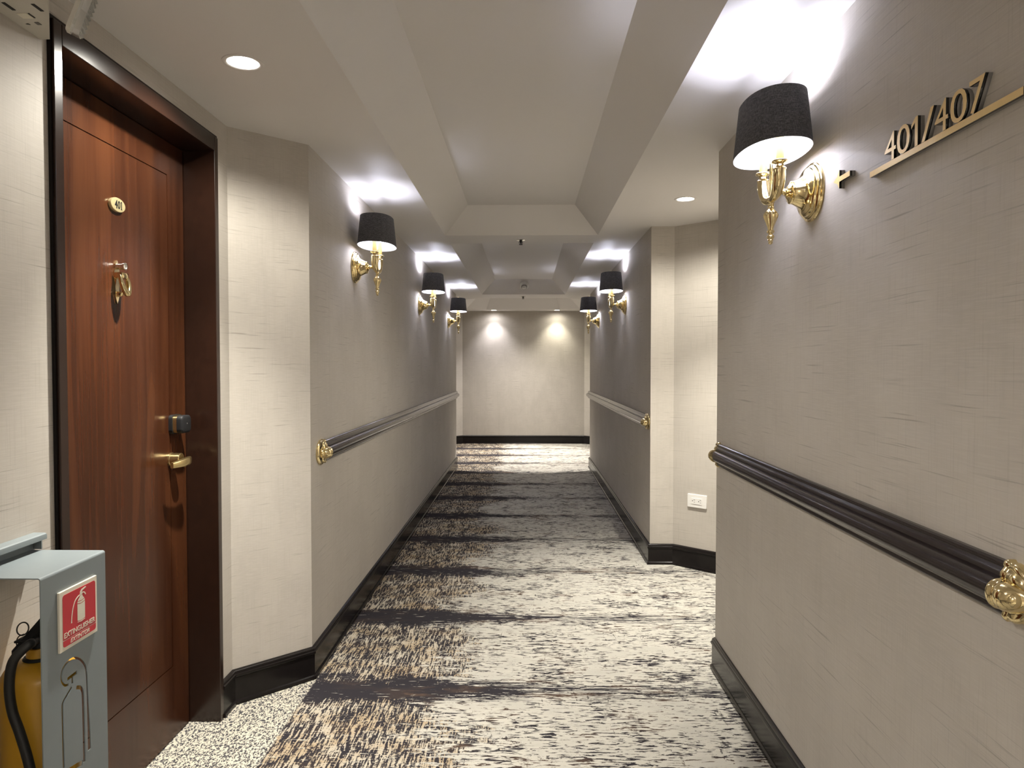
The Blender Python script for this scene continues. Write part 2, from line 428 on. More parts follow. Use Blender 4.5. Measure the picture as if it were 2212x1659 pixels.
def octo(x0, y0, x1, y1, c): return [(x0+c, y0), (x1-c, y0), (x1, y0+c), (x1, y1-c), (x1-c, y1), (x0+c, y1), (x0, y1-c), (x0, y0+c)]
TR3 = (octo(-1.02, 10.40, 0.92, 12.56, 0.32), octo(-1.02+RISE, 10.40+RISE, 0.92-RISE, 12.56-RISE, 0.32-RISE*0.586))
HR = 0.050
bm = bmesh.new()
loops = [rect(-2.3, -2.72, 2.3, 13.1)] + [t[0] for t in (TR0, TR1, TR2, TR3)] + [circle2(*c, HR, 28) for c in (NICHE_L, NICHE_R, END_L, END_R, BACK_FILL_L, BACK_FILL_R)]
es = []
for Lp in loops:
    v = [bm.verts.new((a, b, H)) for a, b in Lp]
    es += [bm.edges.new((v[i], v[(i+1) % len(v)])) for i in range(len(v))]
bmesh.ops.triangle_fill(bm, use_beauty=True, use_dissolve=False, edges=es)
for lo, hi in (TR0, TR1, TR2, TR3):
    a = [bm.verts.new((x, y, H)) for x, y in lo]; b = [bm.verts.new((x, y, H+RISE)) for x, y in hi]
    for i in range(len(a)):
        j = (i+1) % len(a); bm.faces.new((a[i], a[j], b[j], b[i]))
    if lo is TR3[0]:
        e2 = [bm.edges.new((b[i], b[(i+1) % len(b)])) if not bm.edges.get((b[i], b[(i+1) % len(b)])) else bm.edges.get((b[i], b[(i+1) % len(b)])) for i in range(len(b))]
        for c in LOB:
            v = [bm.verts.new((x, y, H+RISE)) for x, y in circle2(*c, HR, 28)]
            e2 += [bm.edges.new((v[i], v[(i+1) % len(v)])) for i in range(len(v))]
        bmesh.ops.triangle_fill(bm, use_beauty=True, use_dissolve=False, edges=e2)
    else: bm.faces.new(b)
bmesh.ops.remove_doubles(bm, verts=bm.verts[:], dist=1e-5)
bmesh.ops.recalc_face_normals(bm, faces=bm.faces[:])
st('ceiling', bm, M['ceil'], recalc=False)

# baseboards
BP = [(0, 0), (0.020, 0), (0.022, 0.008), (0.021, 0.016), (0.014, 0.020), (0.014, 0.112), (0.017, 0.115), (0.020, 0.121), (0.019, 0.128), (0.014, 0.131),
      (0.015, 0.135), (0.013, 0.141), (0.008, 0.145), (0, 0.146)]
def baseboard(name, paths, side):
    bm = bmesh.new()
    for p in paths: sweep(bm, p, BP, side)
    return st(name, bm, M['trim'], smooth=35)
baseboard('baseboard_left', [[(XL, -2.6), (XL, 1.17), (XN, 1.43), (XN, DY0-0.001)], [(XN, DY1+0.001), (XN, 2.917), (XL, 3.167), (XL, 9.85), (-2.05, 9.85)]], 1)
baseboard('baseboard_right', [RP], -1)
baseboard('baseboard_far', [FP], 1)

# ------------------------------------------------------------------ door
door = tag(empty('door_1', (-1.338, 2.31, 0)), kind='structure')
def part(name, bm, m, parent=door, **k): return link_mesh(name, bm, m, parent, **k)
bm = bmesh.new(); box(bm, (-1.40, 2.767, 0), (-1.213, DY1, DTOP), 0.002); part('door_jamb', bm, M['casing'])
bm = bmesh.new(); box(bm, (-1.40, DY0, 0), (-1.213, 1.857, DTOP), 0.002); part('door_jamb', bm, M['casing'])
bm = bmesh.new(); box(bm, (-1.40, 1.8575, 2.256), (-1.213, 2.7665, DTOP), 0.002); part('door_head', bm, M['casing'])
for a_, b_ in (((DY0-0.006, 0.146), (DY0-0.0005, DTOP+0.010)), ((DY1+0.0005, 0.146), (DY1+0.006, DTOP+0.010)), ((DY0-0.0005, DTOP+0.0005), (DY1+0.0005, DTOP+0.010))):
    bm = bmesh.new(); box(bm, (-1.2275, a_[0], a_[1]), (-1.2195, b_[0], b_[1])); part('casing_backband', bm, M['trim'])
# leaf: core, raised border around a grooved panel
LY0, LY1, LZ0, LZ1 = 1.860, 2.761, 0.006, 2.253
GY0, GY1, GZ0, GZ1 = 1.984, 2.638, 0.280, 2.128; g = 0.0028
leaf_bm = bmesh.new(); box(leaf_bm, (-1.378, LY0, LZ0), (-1.342, LY1, LZ1))
pl = lambda u, v, t: (-1.338 + t, u, v)
plate(leaf_bm, [rect(LY0, LZ0, LY1, LZ1), rect(GY0-g, GZ0-g, GY1+g, GZ1+g)], pl, -0.006, 0.0)
leaf = part('door_leaf', leaf_bm, M['door'])
bm = bmesh.new(); box(bm, (-1.3425, GY0, GZ0), (-1.338, GY1, GZ1), 0.0012, 1); part('door_panel', bm, M['door'], leaf)
# number plate
bm = bmesh.new()
def ell(ru, rv, x, cy=2.303, cz=1.942, n=36): return [(x, cy+ru*math.cos(2*PI*i/n), cz+rv*math.sin(2*PI*i/n)) for i in range(n)]
loft(bm, [ell(0.041, 0.0225, -1.338), ell(0.042, 0.0235, -1.331), ell(0.0405, 0.022, -1.328), ell(0.036, 0.018, -1.327)])
npl = tag(part('number_plate', bm, M['brass_plate'], smooth=35), 'oval brass plate with black number 401')
for ch, a, b in (('4', -0.0215, -0.0065), ('0', -0.0045, 0.0085), ('1', 0.011, 0.0205)):
    pn = lambda u, v, t: (-1.3272+t, 2.303+u, 1.942+v)
    if ch == '1':
        bm = bmesh.new()
        one = [(0.30, 0.08), (0.05, 0.08), (0.05, 0.0), (0.95, 0.0), (0.95, 0.08), (0.72, 0.08), (0.72, 1.0), (0.40, 1.0), (0.02, 0.84), (0.02, 0.76), (0.30, 0.84)]
        plate(bm, [[(a+(b-a)*u, -0.0135+0.027*v) for u, v in one]], pn, 0.0, 0.0008)
    else: bm = text_bm(ch, 1, pn, 0.0008, 0.03, (a, -0.0135, b, 0.0135))
    part('numeral', bm, M['black'], npl)
# knocker with viewer
kn = tag(empty('door_knocker', (-1.338, 2.300, 1.69)), 'brass door knocker with a door viewer'); kn.parent = door; kn.matrix_parent_inverse = door.matrix_basis.inverted()
bm = bmesh.new()
out = [(0, 0.072), (0.008, 0.060), (0.007, 0.050), (0.016, 0.034), (0.018, 0.016), (0.012, -0.010), (0.010, -0.030), (0.012, -0.040), (0.006, -0.056), (0, -0.070)]
out = out + [(-u, v) for u, v in out[-2:0:-1]]
plate(bm, [[(2.300+u, 1.690+v) for u, v in out[::-1]]], lambda u, v, t: (-1.338+t, u, v), 0.0, 0.005)
part('knocker_plate', bm, M['brass'], kn)
bm = bmesh.new(); lathe(bm, [(0, 0.010), (0.020, 0.010), (0.022, 0.012), (0.029, 0.012), (0.030, 0.008), (0.027, 0.006), (0.027, 0)], (-1.334, 2.300, 1.742), 'X', 20)
part('door_viewer', bm, M['chrome'], kn, smooth=30)
bm = bmesh.new(); box(bm, (-1.334, 2.279, 1.702), (-1.306, 2.321, 1.722), 0.005); part('knocker_hinge', bm, M['brass'], kn, smooth=40)
bm = bmesh.new(); ringp = spline([(-1.314, 2.318, 1.712), (-1.308, 2.320, 1.690), (-1.303, 2.312, 1.665), (-1.300, 2.300, 1.653), (-1.303, 2.288, 1.665), (-1.308, 2.280, 1.690), (-1.314, 2.282, 1.712)], 6)
tube(bm, ringp, [0.0052+0.0048*math.sin(PI*i/(len(ringp)-1)) for i in range(len(ringp))], 10); part('knocker_ring', bm, M['brass'], kn, smooth=50)
bm = bmesh.new(); lathe(bm, [(0, 0.009), (0.014, 0.008), (0.020, 0.004), (0.021, 0)], (-1.334, 2.300, 1.652), 'X', 16); part('knocker_strike', bm, M['brass'], kn, smooth=40)
# electronic lock
lk = tag(empty('card_lock', (-1.338, 2.668, 1.197)), 'black square card lock with a gold band'); lk.parent = door; lk.matrix_parent_inverse = door.matrix_basis.inverted()
def slab(name, x0, x1, hw, hh, r, m, parent, dome=0.0):
    bm = bmesh.new(); a = rrect(2.668-hw, 1.197-hh, 2.668+hw, 1.197+hh, r, 6)
    rings = [[(x0, u, v) for u, v in a], [(x1-dome, u, v) for u, v in a]]
    if dome:
        for k, s in ((0.5, 0.96), (0.85, 0.88), (1.0, 0.72)): rings.append([(x1-dome+dome*k, 2.668+(u-2.668)*s, 1.197+(v-1.197)*s) for u, v in a])
    loft(bm, rings); return link_mesh(name, bm, m, parent, smooth=40)
slab('lock_base', -1.338, -1.324, 0.040, 0.036, 0.016, M['black'], lk)
slab('lock_band', -1.324, -1.309, 0.036, 0.0325, 0.015, M['brass_satin'], lk)
slab('lock_cap', -1.309, -1.286, 0.037, 0.0335, 0.016, M['black'], lk, 0.008)
bm = bmesh.new(); lathe(bm, [(0, 0.0028), (0.001, 0.002)], (-1.2863, 2.668, 1.199), 'X', 12); link_mesh('lock_indicator', bm, M['grey'], lk)
# lever handle
lv = tag(empty('lever_handle', (-1.338, 2.640, 1.068)), 'satin brass lever handle'); lv.parent = door; lv.matrix_parent_inverse = door.matrix_basis.inverted()
bm = bmesh.new(); lathe(bm, [(0, 0.026), (0.006, 0.026), (0.008, 0.024), (0.040, 0.024), (0.042, 0.022), (0.042, 0)], (-1.338, 2.640, 1.066), 'X', 28); link_mesh('handle_rose', bm, M['brass_satin'], lv, smooth=35)
bm = bmesh.new()
secs = []
for y, x, hz, hx, zc in ((2.676, -1.281, 0.011, 0.006, 1.060), (2.670, -1.279, 0.0145, 0.008, 1.0595), (2.650, -1.277, 0.0160, 0.010, 1.0585), (2.62, -1.278, 0.0155, 0.009, 1.057), (2.59, -1.281, 0.0140, 0.008, 1.0555), (2.565, -1.286, 0.0120, 0.007, 1.0545), (2.553, -1.289, 0.0105, 0.006, 1.0545)):
    secs.append([(x+hx*math.copysign(abs(math.cos(a))**0.6, math.cos(a)), y, zc+hz*math.copysign(abs(math.sin(a))**0.6, math.sin(a))) for a in [2*PI*k/16 for k in range(16)]])
loft(bm, secs); link_mesh('lever', bm, M['brass_satin'], lv, smooth=50)
bm = bmesh.new(); lathe(bm, [(0, 0.005), (0.010, 0.0055), (0.012, 0.003), (0.0125, 0)], (-1.284, 2.640, 1.049), rot=Matrix.Rotation(PI, 3, 'X'), seg=12); link_mesh('lever_stud', bm, M['brass_satin'], lv, smooth=40)

# ------------------------------------------------------------------ handrails
RZ = 1.010
RPF = [(0, 0.052), (0.010, 0.052), (0.014, 0.049), (0.0155, 0.044), (0.0145, 0.040), (0.017, 0.036), (0.020, 0.031), (0.021, 0.026), (0.020, 0.022),
       (0.027, 0.021), (0.034, 0.018), (0.040, 0.012), (0.0435, 0.004), (0.0440, -0.003), (0.0425, -0.012), (0.038, -0.020), (0.031, -0.026), (0.022, -0.029),
       (0.016, -0.030), (0.0155, -0.034), (0.017, -0.039), (0.016, -0.044), (0.012, -0.048), (0, -0.049)]
def rail_ring(wx, s, y, k=1.0, kd=None, dz=0.0):
    kd = k if kd is None else kd
    return [(wx + s*d*kd, y, RZ + z*k + dz) for d, z in RPF]
CAP = [(0.000, 1.10, 1.14), (0.003, 1.13, 1.18), (0.008, 1.13, 1.18), (0.011, 1.07, 1.10), (0.015, 1.05, 1.08), (0.020, 1.08, 1.16), (0.030, 1.05, 1.20), (0.040, 0.96, 1.12), (0.049, 0.82, 0.95), (0.055, 0.66, 0.72), (0.060, 0.45, 0.48), (0.063, 0.2, 0.22)]
def end_cap(parent, wx, s, y, dirn, short=False, flange=True):
    bm = bmesh.new(); secs = CAP[:6] if short else CAP
    loft(bm, [rail_ring(wx, s, y + dirn*t, k, kd) for t, k, kd in secs])
    if not short:
        lathe(bm, [(-0.004, 0.0), (-0.004, 0.012), (0.0, 0.014), (0.004, 0.012), (0.010, 0.0)], (wx + s*0.030, y + dirn*0.052, RZ-0.002), rot=Matrix.Rotation(-dirn*PI/2, 3, 'X'), seg=16)
    if flange:
        fl = [(0.0, 0.062, 0.100), (0.006, 0.062, 0.100), (0.010, 0.057, 0.094), (0.013, 0.049, 0.086)]
        yc = y + dirn*0.030
        loft(bm, [[(wx + s*(0.0005+d), yc + dirn*0.5*b*math.cos(2*PI*i/32)*1.6, RZ + 0.002 + a*0.98*math.sin(2*PI*i/32)) for i in range(32)] for d, a, b in fl])
    return link_mesh('end_cap', bm, M['brass'], parent, smooth=45)
def handrail(wx, s, y0, y1, near, far, label):
    t = tag(empty('handrail', (wx, (y0+y1)/2, RZ)), label, 'handrail', 'dark handrails along the corridor walls')
    bm = bmesh.new(); loft(bm, [rail_ring(wx, s, y0), rail_ring(wx, s, y1)]); link_mesh('rail', bm, M['rail'], t, smooth=32)
    if near: end_cap(t, wx, s, y0, -1, flange=near == 'full')
    if far: end_cap(t, wx, s, y1, 1, short=True, flange=False)
    return t
handrail(XL, 1, 3.355, 9.86, 'full', None, 'long glossy dark handrail on the left wall with a brass end cap')
handrail(XR, -1, 1.300, 3.240, 'open', 'short', 'near dark handrail on the right wall below the number sign, brass caps')
h2 = handrail(XR, -1, 5.185, 9.94, 'full', None, 'far dark handrail on the right wall beyond the recess with an outlet')
bm = bmesh.new(); loft(bm, [rail_ring(XR, -1, 7.40, 1.02, 1.02), rail_ring(XR, -1, 7.412, 1.02, 1.02)]); link_mesh('joint_ring', bm, M['chrome'], h2, smooth=32)

# ------------------------------------------------------------------ wall sconces (local: +x out of the wall, z = 0 at the plate centre)
OUT = 0.129
def sup(a, b, z, n=2.25, k=48):
    return [(OUT + a*math.copysign(abs(math.cos(t))**(2/n), math.cos(t)), b*math.copysign(abs(math.sin(t))**(2/n), math.sin(t)), z) for t in [2*PI*i/k for i in range(k)]]
def make_sconce():
    r = empty('wall_sconce', (0, 0, 0))
    P = lambda name, bm, m, parent=r, sm=40: link_mesh(name, bm, m, parent, smooth=sm, local=True)
    bm = bmesh.new()
    lathe(bm, [(0.0, 0.088), (0.004, 0.090), (0.008, 0.0885), (0.010, 0.084), (0.014, 0.083), (0.017, 0.080), (0.019, 0.0745), (0.024, 0.073), (0.027, 0.069), (0.029, 0.063),
               (0.032, 0.056), (0.036, 0.050), (0.043, 0.045), (0.050, 0.041), (0.058, 0.037), (0.066, 0.034), (0.069, 0.035), (0.072, 0.0335), (0.074, 0.028), (0.078, 0.021), (0.082, 0.016), (0.085, 0.0)], axis='X', seg=48)
    bp = P('backplate', bm, M['brass'], sm=30)
    bm = bmesh.new()
    lathe(bm, [(0.080, 0.010), (0.088, 0.011), (0.092, 0.008), (0.098, 0.0075), (0.101, 0.011), (0.106, 0.0135), (0.111, 0.011), (0.114, 0.008), (0.130, 0.0078)], (0, 0, 0.002), 'X', 20)
    P('wall_arm', bm, M['brass'])
    for s in (-1, 1):
        bm = bmesh.new()
        pts = spline([(OUT, 0.0, -0.020, .0105), (OUT, s*0.022, -0.021, .0125), (OUT, s*0.045, -0.012, .0155), (OUT, s*0.061, 0.006, .0175), (OUT, s*0.0705, 0.030, .0185), (OUT, s*0.0735, 0.052, .0180)], 6)
        tube(bm, pts, [p[3] for p in pts], 20)
        lathe(bm, [(0.050, 0.0180), (0.054, 0.0195), (0.057, 0.0175), (0.060, 0.0125), (0.066, 0.0115), (0.070, 0.0150), (0.073, 0.0225), (0.076, 0.0235), (0.079, 0.0225), (0.080, 0.012)], (OUT, s*0.0735, 0.0), 'Z', 24)
        arm = P('candle_arm', bm, M['brass'])
        bm = bmesh.new(); lathe(bm, [(0.078, 0.0125), (0.150, 0.0125), (0.152, 0.0105), (0.152, 0.0)], (OUT, s*0.0735, 0), 'Z', 20); P('candle_sleeve', bm, M['gilt'], arm)
        bm = bmesh.new(); lathe(bm, [(0.152, 0.006), (0.160, 0.008), (0.172, 0.015), (0.184, 0.0175), (0.196, 0.014), (0.206, 0.006), (0.210, 0.0)], (OUT, s*0.0735, 0), 'Z', 18); P('bulb', bm, M['bulb'], arm)
    bm = bmesh.new()
    lathe(bm, [(-0.024, 0.0), (-0.024, 0.012), (-0.030, 0.0125), (-0.034, 0.009), (-0.042, 0.0085), (-0.046, 0.0105), (-0.049, 0.0085), (-0.054, 0.0120), (-0.060, 0.0185), (-0.066, 0.0215), (-0.072, 0.0220), (-0.080, 0.0195),
               (-0.092, 0.0145), (-0.104, 0.0100), (-0.112, 0.0080), (-0.115, 0.0080), (-0.117, 0.0110), (-0.120, 0.0115), (-0.123, 0.0105), (-0.126, 0.0065), (-0.129, 0.0065), (-0.132, 0.0100), (-0.136, 0.0115), (-0.140, 0.0100),
               (-0.143, 0.0070), (-0.146, 0.0085), (-0.149, 0.0060), (-0.151, 0.0060), (-0.154, 0.0070), (-0.158, 0.0045), (-0.160, 0.0)][::-1], (OUT, 0, 0), 'Z', 48, flute=(-0.115, -0.062, 12, 0.13))
    P('pendant_finial', bm, M['brass'], sm=35)
    bm = bmesh.new(); tube(bm, [(OUT, 0, -0.02), (OUT, 0, 0.10), (OUT, 0, 0.272)], 0.0055, 12)
    for y1 in (-1, 1): tube(bm, [(OUT, 0, 0.262), (OUT, y1*0.151, 0.268)], 0.0022, 6)
    for x1 in (-1, 1): tube(bm, [(OUT, 0, 0.262), (OUT+x1*0.087, 0, 0.268)], 0.0022, 6)
    P('centre_rod', bm, M['brass'])
    bm = bmesh.new(); lathe(bm, [(0.262, 0.0), (0.262, 0.012), (0.268, 0.012), (0.272, 0.006), (0.280, 0.006), (0.284, 0.0095), (0.291, 0.0105), (0.297, 0.008), (0.300, 0.0)], (OUT, 0, 0), 'Z', 16); P('shade_knob', bm, M['brass'])
    bm = bmesh.new(); zb, zt = 0.118, 0.277
    loft(bm, [sup(0.103, 0.176, zb), sup(0.0955, 0.163, zb+0.08), sup(0.088, 0.150, zt)], False, False)
    sh = P('lamp_shade', bm, M['shade'], sm=60)
    bm = bmesh.new()
    a0, a1 = sup(0.103, 0.176, zb), sup(0.1012, 0.1742, zb-0.0005)
    loft(bm, [a0, a1, sup(0.0862, 0.1482, zt), sup(0.088, 0.150, zt)], False, False)
    for v in bm.verts: pass
    P('shade_lining', bm, M['lining'], sh, sm=60)
    return r
sc0 = make_sconce()
SC = [(XL, 4.01, 1.972, 0, 'nearest left-wall sconce with a black oval shade, beside the splayed corner'),
      (XL, 6.45, 1.966, 0, 'middle one of the three brass sconces on the left wall'),
      (XL, 8.835, 1.970, 0, 'farthest brass sconce on the left wall, nearest the end wall'),
      (XR, 2.225, 1.953, PI, 'large near brass sconce with black shade on the right wall beside the arrow'),
      (XR, 6.36, 1.960, PI, 'right-wall sconce just beyond the recess, second from the front'),
      (XR, 8.643, 1.960, PI, 'farthest brass sconce on the right wall, nearest the end wall')]
first = True
SC += [(XL, 0.45, 1.966, 0, 'added unseen brass sconce on the left wall behind the camera, nearest the extinguisher stand'),  # four unseen sconces added to lift the corridor's overall brightness
       (XR, -0.30, 1.960, PI, 'added unseen brass sconce on the right wall behind the near handrail'),
       (XL, -1.9, 1.966, 0, 'added unseen brass sconce on the left wall nearest the back wall'), (XR, -1.9, 1.966, PI, 'added unseen brass sconce on the right wall nearest the back wall')]
for x, y, z, rz, lab in SC:
    o = sc0 if first else copy_tree(sc0); first = False
    o.location = (x, y, z); o.rotation_euler = (0, 0, rz)
    tag(o, lab, 'wall lamp', 'brass wall sconces with black shades')
    s = 1 if rz == 0 else -1
    for dy in (-1, 1):
        ld = bpy.data.lights.new('sconce_bulb_light', 'POINT'); ld.energy = SCONCE_W/2; ld.color = SCONCE_C; ld.shadow_soft_size = 0.009
        lo = bpy.data.objects.new('sconce_bulb_light', ld); COL.objects.link(lo); lo.parent = o; lo.location = (OUT, dy*0.0735, 0.219)

# ------------------------------------------------------------------ downlights
def downlight(x, y, z, label, watts, col, ang, blend, group, beam=0.0, beam_angle=84):
    t = tag(empty('downlight', (x, y, z)), label, 'downlight', group)
    bm = bmesh.new()
    lathe(bm, [(0.012, 0.0500), (-0.001, 0.0500), (-0.003, 0.0530), (-0.0035, 0.0600), (-0.002, 0.0650), (0.0, 0.0655)], (x, y, z), 'Z', 36, caps=False)
    link_mesh('trim_ring', bm, M['ceil'], t, smooth=40)
    bm = bmesh.new(); lathe(bm, [(0.060, 0.0), (0.060, 0.034), (0.050, 0.044), (0.012, 0.0500)], (x, y, z), 'Z', 28, caps=False)
    link_mesh('reflector', bm, M['chrome'], t, smooth=60)
    bm = bmesh.new(); lathe(bm, [(0.006, 0.0), (0.007, 0.022), (0.011, 0.031), (0.022, 0.032), (0.026, 0.0)], (x, y, z), 'Z', 24)
    link_mesh('lamp', bm, M['lamp'], t, smooth=60)
    ld = bpy.data.lights.new('downlight_beam', 'SPOT'); ld.energy = watts; ld.color = col; ld.spot_size = math.radians(ang); ld.spot_blend = blend; ld.shadow_soft_size = 0.02
    lo = bpy.data.objects.new('downlight_beam', ld); COL.objects.link(lo); lo.location = (0, 0, -0.004); lo.parent = t
    if beam:
        l2 = ld.copy(); l2.energy = beam; l2.spot_size = math.radians(beam_angle); l2.spot_blend = 1.0
        lo = bpy.data.objects.new('downlight_beam', l2); COL.objects.link(lo); lo.location = (0, 0, -0.004); lo.parent = t
    return t
downlight(*NICHE_L, H, 'bright recessed ceiling downlight over the brown door', NICHE_W, NICHE_C, 157, 0.45, 'recessed ceiling downlights', NICHE_BEAM)
downlight(*NICHE_R, H, 'recessed ceiling downlight over the right-hand recess with the outlet', NICHE_W, NICHE_C, 157, 0.45, 'recessed ceiling downlights', NICHE_BEAM)
downlight(*END_L, H, 'left one of the two downlights close to the end wall', END_W, END_LC, 164, 0.8, 'recessed ceiling downlights', END_BEAM, 92)
downlight(*END_R, H, 'right one of the two downlights close to the end wall', END_W, END_RC, 164, 0.8, 'recessed ceiling downlights', END_BEAM, 92)
downlight(*BACK_FILL_L, H, 'added unseen fill downlight over the left side of the corridor behind the camera', NICHE_W*1.3, NICHE_C, 166, 0.75, 'recessed ceiling downlights', NICHE_BEAM)
downlight(*BACK_FILL_R, H, 'added unseen fill downlight over the right side of the corridor behind the camera', NICHE_W*1.3, NICHE_C, 166, 0.75, 'recessed ceiling downlights', NICHE_BEAM)
for i, c in enumerate(LOB):  # nearer one inferred from the bright floor patch; farther one added as unseen fill
    downlight(*c, H+RISE, ('downlight in the octagonal ceiling tray, the one nearer the corridor', 'added unseen fill downlight in the octagonal ceiling tray, the one nearer the end wall')[i], LOBBY_W*(1.0, 0.50)[i], LOBBY_C, (66, 120)[i], (0.06, 1.0)[i], 'recessed ceiling downlights')

# ------------------------------------------------------------------ sprinklers, smoke detector
def sprinkler(x, y, label):
    t = tag(empty('fire_sprinkler', (x, y, H)), label, 'sprinkler', 'ceiling sprinkler heads')
    bm = bmesh.new(); lathe(bm, [(0.0, 0.036), (-0.003, 0.036), (-0.006, 0.026), (-0.007, 0.012), (-0.007, 0)][::-1], (x, y, H), 'Z', 28); link_mesh('escutcheon', bm, M['chrome'], t, smooth=40)
    bm = bmesh.new(); lathe(bm, [(-0.006, 0.0), (-0.006, 0.011), (-0.016, 0.011), (-0.018, 0.007), (-0.030, 0.004), (-0.032, 0.0)][::-1], (x, y, H), 'Z', 16)
    for s in (-1, 1): tube(bm, spline([(x+s*0.010, y, H-0.014), (x+s*0.013, y, H-0.022), (x+s*0.004, y, H-0.036)], 4), 0.0022, 8)
    link_mesh('sprinkler_frame', bm, M['slot'], t, smooth=40)
    bm = bmesh.new(); lathe(bm, [(-0.036, 0.0), (-0.036, 0.015), (-0.038, 0.015), (-0.038, 0.0)][::-1], (x, y, H), 'Z', 18); link_mesh('deflector', bm, M['slot'], t)
sprinkler(-0.040, 5.585, 'sprinkler head on the first ceiling beam')
sprinkler(-0.040, 10.14, 'sprinkler head on the farther ceiling beam, past the smoke detector')
sx, sy, sz = -0.025, 9.86-0.115, H+0.115
t = tag(empty('smoke_detector', (sx, sy, sz)), 'round smoke detector on the sloped end of the second ceiling tray', 'smoke detector')
Rd = Matrix.Rotation(math.radians(135), 3, 'X')     # axis pointing down and back towards the corridor
bm = bmesh.new(); lathe(bm, [(0.0, 0.066), (0.010, 0.066), (0.016, 0.058), (0.022, 0.046), (0.024, 0.0)], (sx, sy, sz), rot=Rd, seg=28); link_mesh('detector_base', bm, M['white'], t, smooth=40)
bm = bmesh.new(); lathe(bm, [(0.022, 0.040), (0.034, 0.040), (0.036, 0.037), (0.050, 0.034), (0.056, 0.024), (0.058, 0.0)], (sx, sy, sz), rot=Rd, seg=28); ch = link_mesh('sensing_chamber', bm, M['white'], t, smooth=40)
bm = bmesh.new()
for k in range(10):
    a = 2*PI*k/10; c_ = Vector((sx, sy, sz)) + Rd @ Vector((0.0372*math.cos(a), 0.0372*math.sin(a), 0.043)); u_ = Rd @ Vector((-math.sin(a), math.cos(a), 0)); w_ = Rd @ Vector((0, 0, 1)); n_ = Rd @ Vector((math.cos(a), math.sin(a), 0))
    q = [c_ + u_*i*0.008 + w_*j*0.005 + n_*0.001 for i, j in ((-1,-1),(1,-1),(1,1),(-1,1))]; q2 = [p - n_*0.006 for p in q]
    loft(bm, [q2, q])
link_mesh('vent_slot', bm, M['slot'], ch)

# ------------------------------------------------------------------ room-number sign and arrow
sg = tag(empty('room_number_sign', (XR, 1.552, 1.90)), 'gold raised numerals 401/407 above a gold bar on the right wall', 'sign')
def rw(u, v, t): return (XR - t, -u, v)          # u runs to the right as read
def rwf(u, v, t): return (XR - 0.0085 - t, -u, v)
for chx, ya, yb in (('4', 1.757, 1.705), ('0', 1.700, 1.644), ('1', 1.638, 1.611), ('/', 1.596, 1.549), ('4', 1.545, 1.498), ('0', 1.490, 1.435), ('7', 1.428, 1.379)):
    def glyph(place, dep, mats):
        if chx != '1': return text_bm(chx, 1, place, dep, 0.0, (-ya, 1.9095, -yb, 1.9755), mats=mats)
        b_ = bmesh.new(); plate(b_, [[(-ya+(ya-yb)*u, 1.9095+0.066*v) for u, v in ONE]], place, 0.0, dep, mats[0], mats[1]); return b_
    nm = link_mesh('slash' if chx == '/' else 'numeral', glyph(rwf, 0.0065, (0, 1)), [M['gold'], M['edge']], sg)
    link_mesh('acrylic_spacer', glyph(rw, 0.0085, (0, 0)), M['acrylic'], nm)
bm = bmesh.new(); plate(bm, [rect(-1.830, 1.8945, -1.274, 1.9088)], rwf, 0.0, 0.0065, 0, 1); ub = link_mesh('underline_bar', bm, [M['gold'], M['edge']], sg)
bm = bmesh.new(); plate(bm, [rect(-1.8295, 1.8950, -1.2745, 1.9083)], rw, 0.0, 0.0085); link_mesh('acrylic_spacer', bm, M['acrylic'], ub)
ar = tag(empty('arrow_sign', (XR, 1.99, 1.937)), 'small gold arrow on the right wall pointing into the corridor', 'sign')
A = [(-2.045, 1.937), (-2.020, 1.9465), (-2.0065, 1.9625), (-2.0065, 1.9440), (-1.9425, 1.9440), (-1.9425, 1.9300), (-2.0065, 1.9300), (-2.0065, 1.9115), (-2.020, 1.9275)]
bm = bmesh.new(); plate(bm, [A[::-1]], rwf, 0.0, 0.0065, 0, 1); ap = link_mesh('arrow_plate', bm, [M['gold'], M['edge']], ar)
bm = bmesh.new(); plate(bm, [A[::-1]], rw, 0.0, 0.0085); link_mesh('acrylic_spacer', bm, M['acrylic'], ap)

# ------------------------------------------------------------------ outlet in the right recess
oa = Vector((1.05, 5.062, 0)); od = (Vector((1.36, 4.79, 0)) - oa).normalized(); on_ = Vector((od.y, -od.x, 0)); on_ = on_ if on_.y < 0 else -on_
U0 = (Vector((1.190, 4.934, 0)) - oa).dot(od)
def op(u, v, t): q = oa + od*(U0+u) + on_*t; return (q.x, q.y, 0.476+v)
ol = tag(empty('wall_outlet', op(0, 0, 0)), 'white double power outlet low on the recess wall', 'outlet')
bm = bmesh.new(); a = rrect(-0.0725, -0.046, 0.0725, 0.046, 0.005, 3); loft(bm, [[op(u, v, 0.0) for u, v in a], [op(u, v, 0.007) for u, v in a], [op(u*0.97, v*0.955, 0.010) for u, v in a]]); link_mesh('cover_plate', bm, M['white'], ol, smooth=30)
bm = bmesh.new(); a = rrect(-0.040, -0.021, 0.040, 0.021, 0.003, 3); loft(bm, [[op(u, v, 0.0098) for u, v in a], [op(u, v, 0.0125) for u, v in a]]); rc = link_mesh('receptacle', bm, M['white'], ol, smooth=30)
for du in (-0.021, 0.025):
    for u, v, w, h_ in ((0.004, 0.008, 0.011, 0.0025), (0.004, -0.008, 0.009, 0.0025)):
        bm = bmesh.new(); a = rect(du+u-w/2, v-h_/2, du+u+w/2, v+h_/2); loft(bm, [[op(p, q, 0.0121) for p, q in a], [op(p, q, 0.0129) for p, q in a]]); link_mesh('plug_slot', bm, M['slot'], rc)
    bm = bmesh.new(); a = circle2(du-0.010, 0, 0.0032, 12); loft(bm, [[op(p, q, 0.0121) for p, q in a], [op(p, q, 0.0129) for p, q in a]]); link_mesh('ground_hole', bm, M['slot'], rc)

